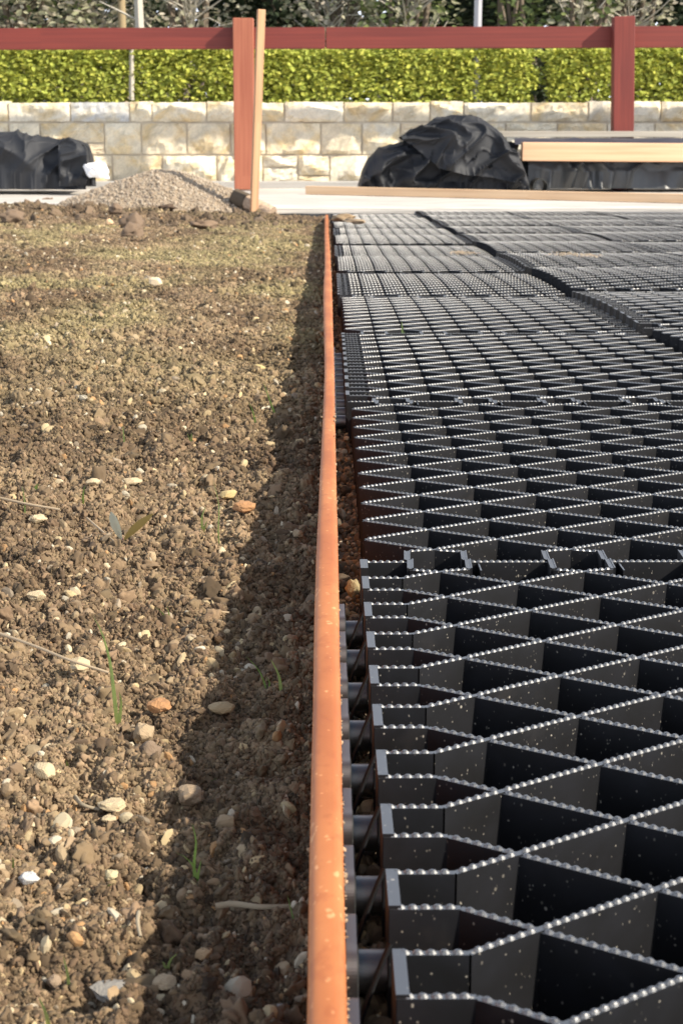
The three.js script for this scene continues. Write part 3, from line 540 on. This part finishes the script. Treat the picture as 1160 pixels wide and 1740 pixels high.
{
  // wrapped stack at the right: black sheeting, pipe end, a beam and a pale board on top
  const a = at(888, 275, 11.12), b = at(1500, 275, 11.12), y0 = SLAB_Y + 0.004;
  const t = thing('wrapped_stack', 'low stack in dark grey plastic under the long pine beam', 'stack');
  mesh('wrapping', drape(893, 1560, [[893, 262], [900, 258], [1560, 258]], 319, 11.32, 0.22, { fold: 0.05, seed: 33, n: 200, pow: 0.22 }), std({ color: rgb(0.05, 0.055, 0.06), roughness: 0.4, side: THREE.DoubleSide, name: 'grey_sheeting' }), t);
  const q0 = at(887, 243, 11.05), q1 = at(887, 275, 11.05), L = 2.6;
  plank('timber_beam', 'long square cut pine beam resting on the wrapped stack at right', L, q0.y - q1.y, 0.09, pineM, new THREE.Vector3(q0.x + L / 2, (q0.y + q1.y) / 2 - 0.004, -11.1), [0, 0, -0.007], 'beam');
  const c0 = at(846, 223, 11.36), c1 = at(846, 233, 11.36);
  plank('pale_board', 'thin pale grey board lying behind the pine beam before the right fence post', 3, c0.y - c1.y, 0.12, std({ map: pineMap([0.7, 0.68, 0.63], [0.62, 0.59, 0.54]), roughness: 0.8, name: 'pale_board' }), new THREE.Vector3(c0.x + 1.5, (c0.y + c1.y) / 2, -11.36), [0, 0, 0.0], 'board');
  const s0 = at(880, 236, 11.25), s1 = at(880, 246, 11.25);
  tag(mesh('sheet_fold', surface(90, 10, (s, v) => { const x = s0.x - 0.03 + s * 2.6, w = 0.02 * fbm(x * 6, v * 3, 2, 3); return [x, s1.y + (s0.y - s1.y) * Math.sin(v * 2.2) * 1.05 + w * 0.6 + 0.004, -11.19 - 0.13 * v + w]; }), std({ color: rgb(0.05, 0.05, 0.065), roughness: 0.4, side: THREE.DoubleSide, name: 'folded_sheeting' })), 'fold of dark plastic sheeting along the top of the pine beam', 'plastic sheeting');
  const pe = at(915, 306, 10.95), pg = mergeGeometries([new THREE.CylinderGeometry(0.052, 0.052, 0.2, 24, 1, true), new THREE.CylinderGeometry(0.046, 0.046, 0.2, 24, 1, true), new THREE.RingGeometry(0.046, 0.052, 24).rotateX(-Math.PI / 2).translate(0, 0.1, 0)]).rotateX(Math.PI / 2);
  const pm = mesh('pipe_end', pg, std({ color: rgb(0.02, 0.022, 0.02), roughness: 0.5, side: THREE.DoubleSide, name: 'black_pipe' })); pm.position.set(pe.x, SLAB_Y + 0.054, -10.95); tag(pm, 'short black pipe end in front of the wrapped stack, left below the beam', 'pipe');
}
{
  // formwork board lying askew on the slab
  const a = at(521, 327, 10.9), b = at(1330, 358, 9.45), dir = b.clone().sub(a), L = Math.hypot(dir.x, dir.z);
  plank('formwork_board', 'long tan formwork board lying askew on the pale slab behind the grid', L, 0.055, 0.045, tanM, new THREE.Vector3((a.x + b.x) / 2, SLAB_Y + 0.03, (a.z + b.z) / 2), [0, Math.atan2(-dir.z, dir.x), 0], 'board');
}
{
  const a = at(443.5, 16, 9.0), b = at(430.5, 376, 9.0), g = new RoundedBoxGeometry(0.044, a.distanceTo(b) + 0.06, 0.03, 2, 0.005), uv = g.attributes.uv, p = g.attributes.position;
  for (let i = 0; i < p.count; i++) uv.setXY(i, p.getY(i) * 0.5, (p.getX(i) + p.getZ(i)) * 2);
  const m = mesh('timber_stake', g, std({ map: pineMap([0.78, 0.62, 0.47], [0.66, 0.5, 0.37]), roughness: 0.75, name: 'stake_wood' })); m.position.copy(a).add(b).multiplyScalar(0.5); m.position.y -= 0.03; m.rotation.z = -Math.atan2(a.x - b.x, a.y - b.y); m.rotation.y = 0.35; m.rotation.order = 'ZYX';
  tag(m, 'tall thin pale timber stake driven into the soil, leaning right', 'stake');
}
{
  const p0 = at(402, 336, 9.12), p1 = at(463, 363, 9.0), dir = p1.clone().sub(p0), len = dir.length(), t = thing('cut_log', 'short cut log with dark hollow end lying behind the timber stake', 'log', p0.clone().add(p1).multiplyScalar(0.5));
  t.quaternion.setFromUnitVectors(new THREE.Vector3(0, 1, 0), dir.normalize());
  const lg = new THREE.CylinderGeometry(0.042, 0.046, len, 16, 8), p = lg.attributes.position; for (let i = 0; i < p.count; i++) { const k = 1 + 0.14 * fbm(p.getX(i) * 20, p.getY(i) * 9, p.getZ(i) * 20, 2); p.setX(i, p.getX(i) * k); p.setZ(i, p.getZ(i) * k); } lg.computeVertexNormals();
  mesh('log_body', lg, std({ color: rgb(0.46, 0.34, 0.24), roughness: 0.9, bumpMap: grey, bumpScale: 0.008, name: 'weathered_wood' }), t);
  mesh('bark_ring', new THREE.CylinderGeometry(0.052, 0.05, 0.09, 14, 1).translate(0, -len / 2 + 0.03, 0), std({ color: rgb(0.1, 0.075, 0.05), roughness: 0.95, name: 'dark_bark' }), t);
}
{
  // gravel heap
  const g = thing('gravel_heap', 'low heap of beige gravel at the end of the soil before the stone wall', 'gravel heap', onPlane(at(278, 330, 9.4).x, 0, 9.35));
  const hf = (x, z) => { const q = Math.hypot(x / 0.8, z / 0.58), k = Math.max(0, 1 - Math.pow(q, 1.35)); return -0.05 + 0.31 * k + 0.03 * fbm(x * 5, z * 5, 3, 3); };
  mesh('mound', surface(60, 50, (s, t) => { const x = (s - 0.5) * 1.7, z = (0.5 - t) * 1.3; return [x, hf(x, z), z]; }), std({ color: rgb(0.32, 0.25, 0.175), roughness: 1, name: 'gravel_mound' }), g);
  instanced('gravel', pebG, M.pebble, 22000, (i, P, Q, S, C) => {
    let x, z; do { x = R(-0.8, 0.8); z = R(-0.6, 0.6); } while (Math.hypot(x / 0.82, z / 0.6) > 1);
    const s = powerSize(0.0032, 0.013); P.set(x, hf(x, z) + s * 0.3, z); randQ(Q); S.set(s * R(0.8, 1.3), s * R(0.7, 1), s * R(0.8, 1.3)); const k = pick([[0.35, 0.285, 0.215], [0.39, 0.32, 0.24], [0.32, 0.255, 0.19], [0.41, 0.345, 0.265], [0.3, 0.235, 0.17]]), v = R(0.75, 1.1); C.setRGB(k[0] * v, k[1] * v, k[2] * v);
  }, g);
}
{
  // black membrane hanging down the front of the slab
  const m = mesh('membrane', surface(160, 8, (s, t) => { const x = -2.4 + s * 4.8; return [x, SLAB_Y - 0.035 - t * 0.11 + 0.006 * fbm(x * 8, t, 1, 2), -9.305 + 0.012 + 0.012 * fbm(x * 6, t * 2, 4, 2) + 0.02 * t]; }), tarpM); tag(m, 'black membrane along the foot of the pale slab', 'membrane');
}

// ---------------------------------------------------------------- stones that stand out
const stoneGeos = [blob(41, 2, 0.7, 0.8), blob(42, 2, 0.75, 0.7), blob(43, 2, 0.7, 0.9), blob(44, 2, 0.8, 0.8), blob(45, 2, 0.6, 0.65)].map(faceted), clodGeos = [blob(51, 3, 1.6, 0.8), blob(52, 3, 1.8, 0.8), blob(53, 3, 1.5, 0.9)];
let sk = 0;
function stone(px, py, wpx, hpx, c, label, o = {}) {
  let h = -0.04, x, d; for (let k = 0; k < 4; k++) { [x, d] = pixelOnPlane(px, py, h); h = (o.slot ? -0.045 : soilH(x, d)) + (o.up ?? 0.55) * hpx * d / F; }
  const g = (o.clod ? clodGeos[sk++ % 3] : stoneGeos[sk++ % 5]).clone(), w = wpx * d / F / 2 * 1.12, hh = hpx * d / F / 2 * 1.12; g.rotateY(sk * 1.7); g.scale(w, hh, w * 0.9);
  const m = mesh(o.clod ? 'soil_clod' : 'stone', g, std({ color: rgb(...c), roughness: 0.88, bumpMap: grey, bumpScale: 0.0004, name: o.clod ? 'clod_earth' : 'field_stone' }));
  m.position.copy(onPlane(x, h, d)); if (o.tilt) m.rotation.z = o.tilt; tag(m, label, o.clod ? 'clod' : 'stone'); return m;
}
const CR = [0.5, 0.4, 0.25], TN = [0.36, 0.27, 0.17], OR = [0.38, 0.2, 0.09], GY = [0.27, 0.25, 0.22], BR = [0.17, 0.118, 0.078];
stone(76, 1310, 36, 36, CR, 'upright cream stone casting a shadow in sunlit soil, lower left');
stone(192, 1368, 46, 28, CR, 'cream wedge stone at the edge of the dark soil, right of the upright cream stone');
stone(49, 1493, 33, 26, [0.5, 0.5, 0.49], 'smooth bluish white pebble near the left edge');
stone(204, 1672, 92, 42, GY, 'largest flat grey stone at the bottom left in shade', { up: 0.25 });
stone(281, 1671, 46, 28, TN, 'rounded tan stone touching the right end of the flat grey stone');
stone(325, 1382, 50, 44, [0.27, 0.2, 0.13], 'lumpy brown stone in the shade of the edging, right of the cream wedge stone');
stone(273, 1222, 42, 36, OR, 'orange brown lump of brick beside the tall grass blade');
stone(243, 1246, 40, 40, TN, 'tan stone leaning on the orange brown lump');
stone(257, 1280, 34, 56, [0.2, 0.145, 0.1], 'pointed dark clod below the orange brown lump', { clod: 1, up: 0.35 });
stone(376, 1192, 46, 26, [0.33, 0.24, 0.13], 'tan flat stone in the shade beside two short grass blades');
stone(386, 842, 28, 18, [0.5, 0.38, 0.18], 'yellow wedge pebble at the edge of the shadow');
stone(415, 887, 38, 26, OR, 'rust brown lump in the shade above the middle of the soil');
stone(136, 1139, 36, 27, CR, 'cream stone at the right end of the long straw');
stone(225, 825, 32, 15, CR, 'flat cream pebble just left of centre above the leafy seedling');
stone(158, 819, 22, 18, CR, 'yellowish cream pebble left of the flat cream pebble');
stone(265, 489, 20, 19, [0.62, 0.5, 0.34], 'round cream stone alone on the far sunlit soil');
stone(190, 627, 17, 14, [0.6, 0.52, 0.36], 'cream pebble in the middle distance, left of the shadow');
stone(64, 877, 28, 17, CR, 'cream pebble below the short straw at the left edge');
stone(65, 1020, 32, 24, CR, 'cream stone with dark hollow below it at the left');
stone(437, 626, 28, 15, [0.5, 0.4, 0.18], 'yellow stone on the border of the shadow in the middle distance');
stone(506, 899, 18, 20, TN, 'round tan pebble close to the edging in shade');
stone(186, 1401, 26, 16, CR, 'small cream pebble under the cream wedge stone');
stone(188, 1488, 28, 20, [0.5, 0.43, 0.26], 'two toned cream pebble beside a tiny seedling with round leaves');
stone(47, 1705, 40, 15, [0.5, 0.42, 0.3], 'pale flat chip in the bottom left corner');
stone(93, 1662, 26, 40, [0.3, 0.22, 0.15], 'rough tan lump left of the flat grey stone');
stone(345, 1622, 34, 20, [0.42, 0.28, 0.15], 'small tan stone right above the flat grey stone');
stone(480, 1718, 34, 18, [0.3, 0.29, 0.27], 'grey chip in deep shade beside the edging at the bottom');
stone(80, 347, 26, 34, BR, 'dark upright clod on the skyline at the left before the slab', { clod: 1, up: 0.2 });
stone(228, 357, 40, 36, BR, 'large dark clod at the foot of the gravel heap', { clod: 1, up: 0.3 });
stone(196, 350, 22, 18, BR, 'small dark clod on the front of the gravel heap', { clod: 1, up: 1.2 });
stone(283, 370, 28, 15, [0.09, 0.06, 0.04], 'flat dark clod below the middle of the gravel heap', { clod: 1 });
stone(226, 389, 36, 26, BR, 'round dark clod on the far soil in front of the gravel heap', { clod: 1 });
stone(20, 368, 34, 24, BR, 'dark clod on the skyline at the left frame edge', { clod: 1 });
stone(345, 380, 40, 20, [0.19, 0.13, 0.085], 'brown clod left of the foot of the timber stake', { clod: 1 });
stone(186, 371, 12, 17, [0.66, 0.45, 0.27], 'small orange upright chip between the dark clods', { up: 0.5 });
stone(584, 366, 34, 13, [0.27, 0.19, 0.11], 'brown clod at the far end of the edging', { clod: 1, slot: 1, up: 2.5 });
stone(602, 367, 34, 10, [0.3, 0.22, 0.14], 'brown earth spilled on the far corner of the grid', { clod: 1, slot: 1, up: 4 });
stone(600, 1000, 24, 34, [0.3, 0.24, 0.13], 'tall tan stone in the slot between edging and grid', { slot: 1 });
stone(633, 1642, 24, 20, CR, 'cream pebble between two pegs in the slot', { slot: 1, up: 0.9 });
stone(626, 1672, 16, 34, CR, 'narrow cream pebble under the round one in the slot', { slot: 1, up: 0.5 });
stone(588, 745, 12, 9, CR, 'tiny cream pebble in the slot at mid distance', { slot: 1 });

// ---------------------------------------------------------------- seedlings, grass, straws
const greenM = [rgb(0.24, 0.38, 0.09), rgb(0.36, 0.48, 0.15), rgb(0.18, 0.3, 0.09)].map((c) => new THREE.MeshPhysicalMaterial({ color: c, roughness: 0.5, side: THREE.DoubleSide, transmission: 0.3, thickness: 0, name: 'grass' }));
function ribbon(pts, w) {                                              // a tapering blade along points
  const c = new THREE.CatmullRomCurve3(pts), n = 10, mb = [], side = new THREE.Vector3(1, 0, 0.25).normalize();
  return surface(2, n, (s, t) => { const p = c.getPointAt(t), k = w * Math.pow(1 - t, 0.6) * (0.55 + 0.45 * Math.min(1, t * 5)) + w * 0.03, q = (s - 0.5) * 2; return [p.x + side.x * q * k, p.y + Math.abs(q) * k * 0.35, p.z + side.z * q * k]; });
}
function foot(px, py, h0) { let h = h0 ?? -0.04, x, d; for (let k = 0; k < 4; k++) { [x, d] = pixelOnPlane(px, py, h); if (h0 === undefined) h = soilH(x, d); } return [x, h, d]; }
function grass(base, blades, label, mi = 0, opt = {}) {
  const [x, h, d] = foot(...base, opt.h), b = onPlane(x, h, d), t = thing('grass_seedling', label, 'grass seedling', b), dz = -b.z;
  for (const bl of blades) {
    const pts = [new THREE.Vector3(0, -0.003, 0)]; bl.forEach(([px, py], i) => pts.push(at(px, py, dz - 0.004 * (i + 1)).sub(b)));
    mesh('blade', ribbon(pts, (opt.w ?? 5) * dz / F / 2), greenM[mi], t);
  }
}
grass([200, 1232], [[[193, 1170], [186, 1120], [172, 1072], [158, 1046]], [[206, 1195], [203, 1175]]], 'tallest single grass blade standing in sunlit soil beside the orange brown lump', 1, { w: 9 });
grass([333, 1505], [[[330, 1475], [312, 1455], [296, 1448]], [[330, 1470], [333, 1430], [327, 1400]], [[338, 1480], [342, 1462]]], 'tuft of three green blades in the shade, low centre', 0, { w: 7 });
grass([478, 1178], [[[474, 1150], [460, 1120]]], 'single short blade in the shade near the edging', 1, { w: 7 });
grass([455, 1170], [[[440, 1140], [418, 1115]], [[458, 1160], [452, 1150]]], 'thin bent blade in the shade left of the single short blade', 0, { w: 4 });
grass([118, 1680], [[[115, 1655], [108, 1625]]], 'short upright blade left of the flat grey stone', 1, { w: 8 });
grass([85, 1748], [[[78, 1722], [66, 1694]]], 'bright green blade at the bottom edge', 1, { w: 11 });
grass([283, 1065], [[[278, 1045], [268, 1035], [256, 1030]], [[288, 1050], [284, 1030]]], 'pale curled seedling in the centre of the soil', 1, { w: 5 });
grass([470, 712], [[[458, 680], [447, 648]]], 'thin blade leaning left on the border of shade in the middle distance', 0, { w: 4 });
grass([436, 718], [[[428, 695], [421, 682]]], 'short blade left of the thin leaning blade in the middle distance', 0, { w: 4 });
grass([327, 757], [[[325, 735]], [[322, 745], [318, 735]]], 'small tuft of grass in the middle distance, left of the shade', 0, { w: 4 });
grass([213, 772], [[[211, 748], [209, 722]]], 'pale upright blade in sunlit soil in the middle distance', 1, { w: 4 });
grass([141, 855], [[[142, 838], [145, 825]]], 'tiny blade beside the yellowish cream pebble', 0, { w: 5 });
grass([345, 905], [[[343, 880], [350, 860]], [[348, 895], [352, 885]]], 'two leaved seedling near the border of shade', 1, { w: 5 });
grass([373, 930], [[[371, 900], [372, 860], [362, 815]]], 'long faint blade by the yellow wedge pebble', 1, { w: 3 });
grass([43, 880], [[[42, 850], [38, 825]]], 'thin blade beside the short straw at the left edge', 1, { w: 4 });
grass([505, 1590], [[[498, 1560], [488, 1520]]], 'dark blade beside the edging by the pale twig', 2, { w: 4 });
grass([283, 1645], [[[290, 1632], [302, 1620]], [[278, 1636], [272, 1634]], [[272, 1660], [266, 1668]]], 'spread seedling above the rounded tan stone', 1, { w: 7 });
grass([176, 1515], [[[186, 1505], [196, 1502]], [[170, 1512], [164, 1512]]], 'tiny seedling with round leaves beside the two toned pebble', 1, { w: 9 });
grass([118, 1310], [[[115, 1300], [113, 1292]]], 'small green shoot right of the upright cream stone', 0, { w: 6 });
grass([348, 1335], [[[335, 1338], [322, 1338]], [[358, 1328], [368, 1322]]], 'flat two leaved seedling in shade above the lumpy brown stone', 2, { w: 8 });
grass([22, 1480], [[[23, 1465], [22, 1455]]], 'small shoot beside the bluish white pebble', 0, { w: 6 });
grass([65, 840], [[[62, 828], [66, 822]], [[60, 834], [58, 828]]], 'round leaved sprout near the short straw', 1, { w: 10 });
grass([684, 575], [[[683, 560], [682, 545]], [[685, 570], [687, 563]]], 'green grass blade growing up through the grid', 1, { w: 4, h: -0.01 });
{
  const [x, h, d] = foot(208, 922), b = onPlane(x, h, d), t = thing('leafy_seedling', 'seedling with one pale and one olive leaf in sunlit soil', 'seedling', b), dz = -b.z;
  const L = (pts, w, c) => mesh('leaf', (() => { const cv = new THREE.CatmullRomCurve3(pts.map((p) => at(...p, dz - 0.004).sub(b))); return surface(4, 10, (s, t2) => { const p = cv.getPointAt(t2), k = w * Math.pow(Math.sin(Math.PI * (0.04 + 0.93 * t2)), 0.8), q = (s - 0.5) * 2; return [p.x + q * k, p.y + Math.abs(q) * k * 0.4, p.z + 0.3 * q * k + 0.01 * t2]; }); })(), new THREE.MeshPhysicalMaterial({ color: c, roughness: 0.5, side: THREE.DoubleSide, transmission: 0.2, thickness: 0, name: 'seedling_leaf' }), t);
  L([[206, 918], [198, 895], [192, 865]], 0.0042, rgb(0.62, 0.64, 0.5)); L([[212, 918], [235, 895], [262, 868]], 0.0046, rgb(0.27, 0.2, 0.06));
  mesh('stem', tube([new THREE.Vector3(0, -0.004, 0), at(208, 915, dz).sub(b)], 0.0016, 0.0013, 6, 3), std({ color: rgb(0.5, 0.27, 0.25), roughness: 0.6, name: 'pink_stem' }), t);
}
const strawM = std({ color: rgb(0.5, 0.38, 0.24), roughness: 0.7, name: 'straw' }), twigM = std({ color: rgb(0.34, 0.28, 0.19), roughness: 0.85, name: 'twig' });
function straw(pts, w, label, mat = strawM, cat = 'straw') {
  const f = pts.map(([px, py]) => foot(px, py)), hm = Math.max(...f.map((q) => q[1])), P = pts.map(([px, py, up]) => { const [x, d] = pixelOnPlane(px, py, hm + (up ?? 0.004) * 0.5); return onPlane(x, hm + (up ?? 0.004) * 0.5, d); }), d = -P[0].z;
  tag(mesh(cat === 'twig' ? 'twig' : 'straw', tube(P, w * d / F / 2, w * d / F / 2 * 0.7, 6, 14), mat), label, cat);
}
straw([[-30, 1066, 0.02], [60, 1098, 0.018], [120, 1122, 0.016], [186, 1143, 0.01]], 7, 'long pale straw entering from the left edge, ending at a cream stone');
straw([[-20, 842, 0.008], [50, 857, 0.006], [103, 866, 0.004]], 6, 'short pale straw at the left edge above the cream pebble');
straw([[148, 880, 0.01], [172, 901, 0.006], [196, 921, 0.004]], 4, 'thin yellow straw pointing at the leafy seedling');
straw([[366, 1540, 0.005], [395, 1536, 0.006], [440, 1541, 0.006], [492, 1540, 0.005]], 14, 'thick pale twig lying in the shade beside the edging', twigM, 'twig');
straw([[236, 1550, 0.005], [234, 1566, 0.006], [239, 1592, 0.004]], 9, 'small bent tan twig below the centre of the dark soil', twigM, 'twig');
straw([[128, 1354, 0.006], [142, 1368, 0.007], [170, 1376, 0.004]], 9, 'curled pale root left of the cream wedge stone', twigM, 'twig');
straw([[375, 1040, 0.006], [390, 1041, 0.006]], 5, 'tiny pale straw at the border of shade in the centre');

renderer.render(scene, camera);
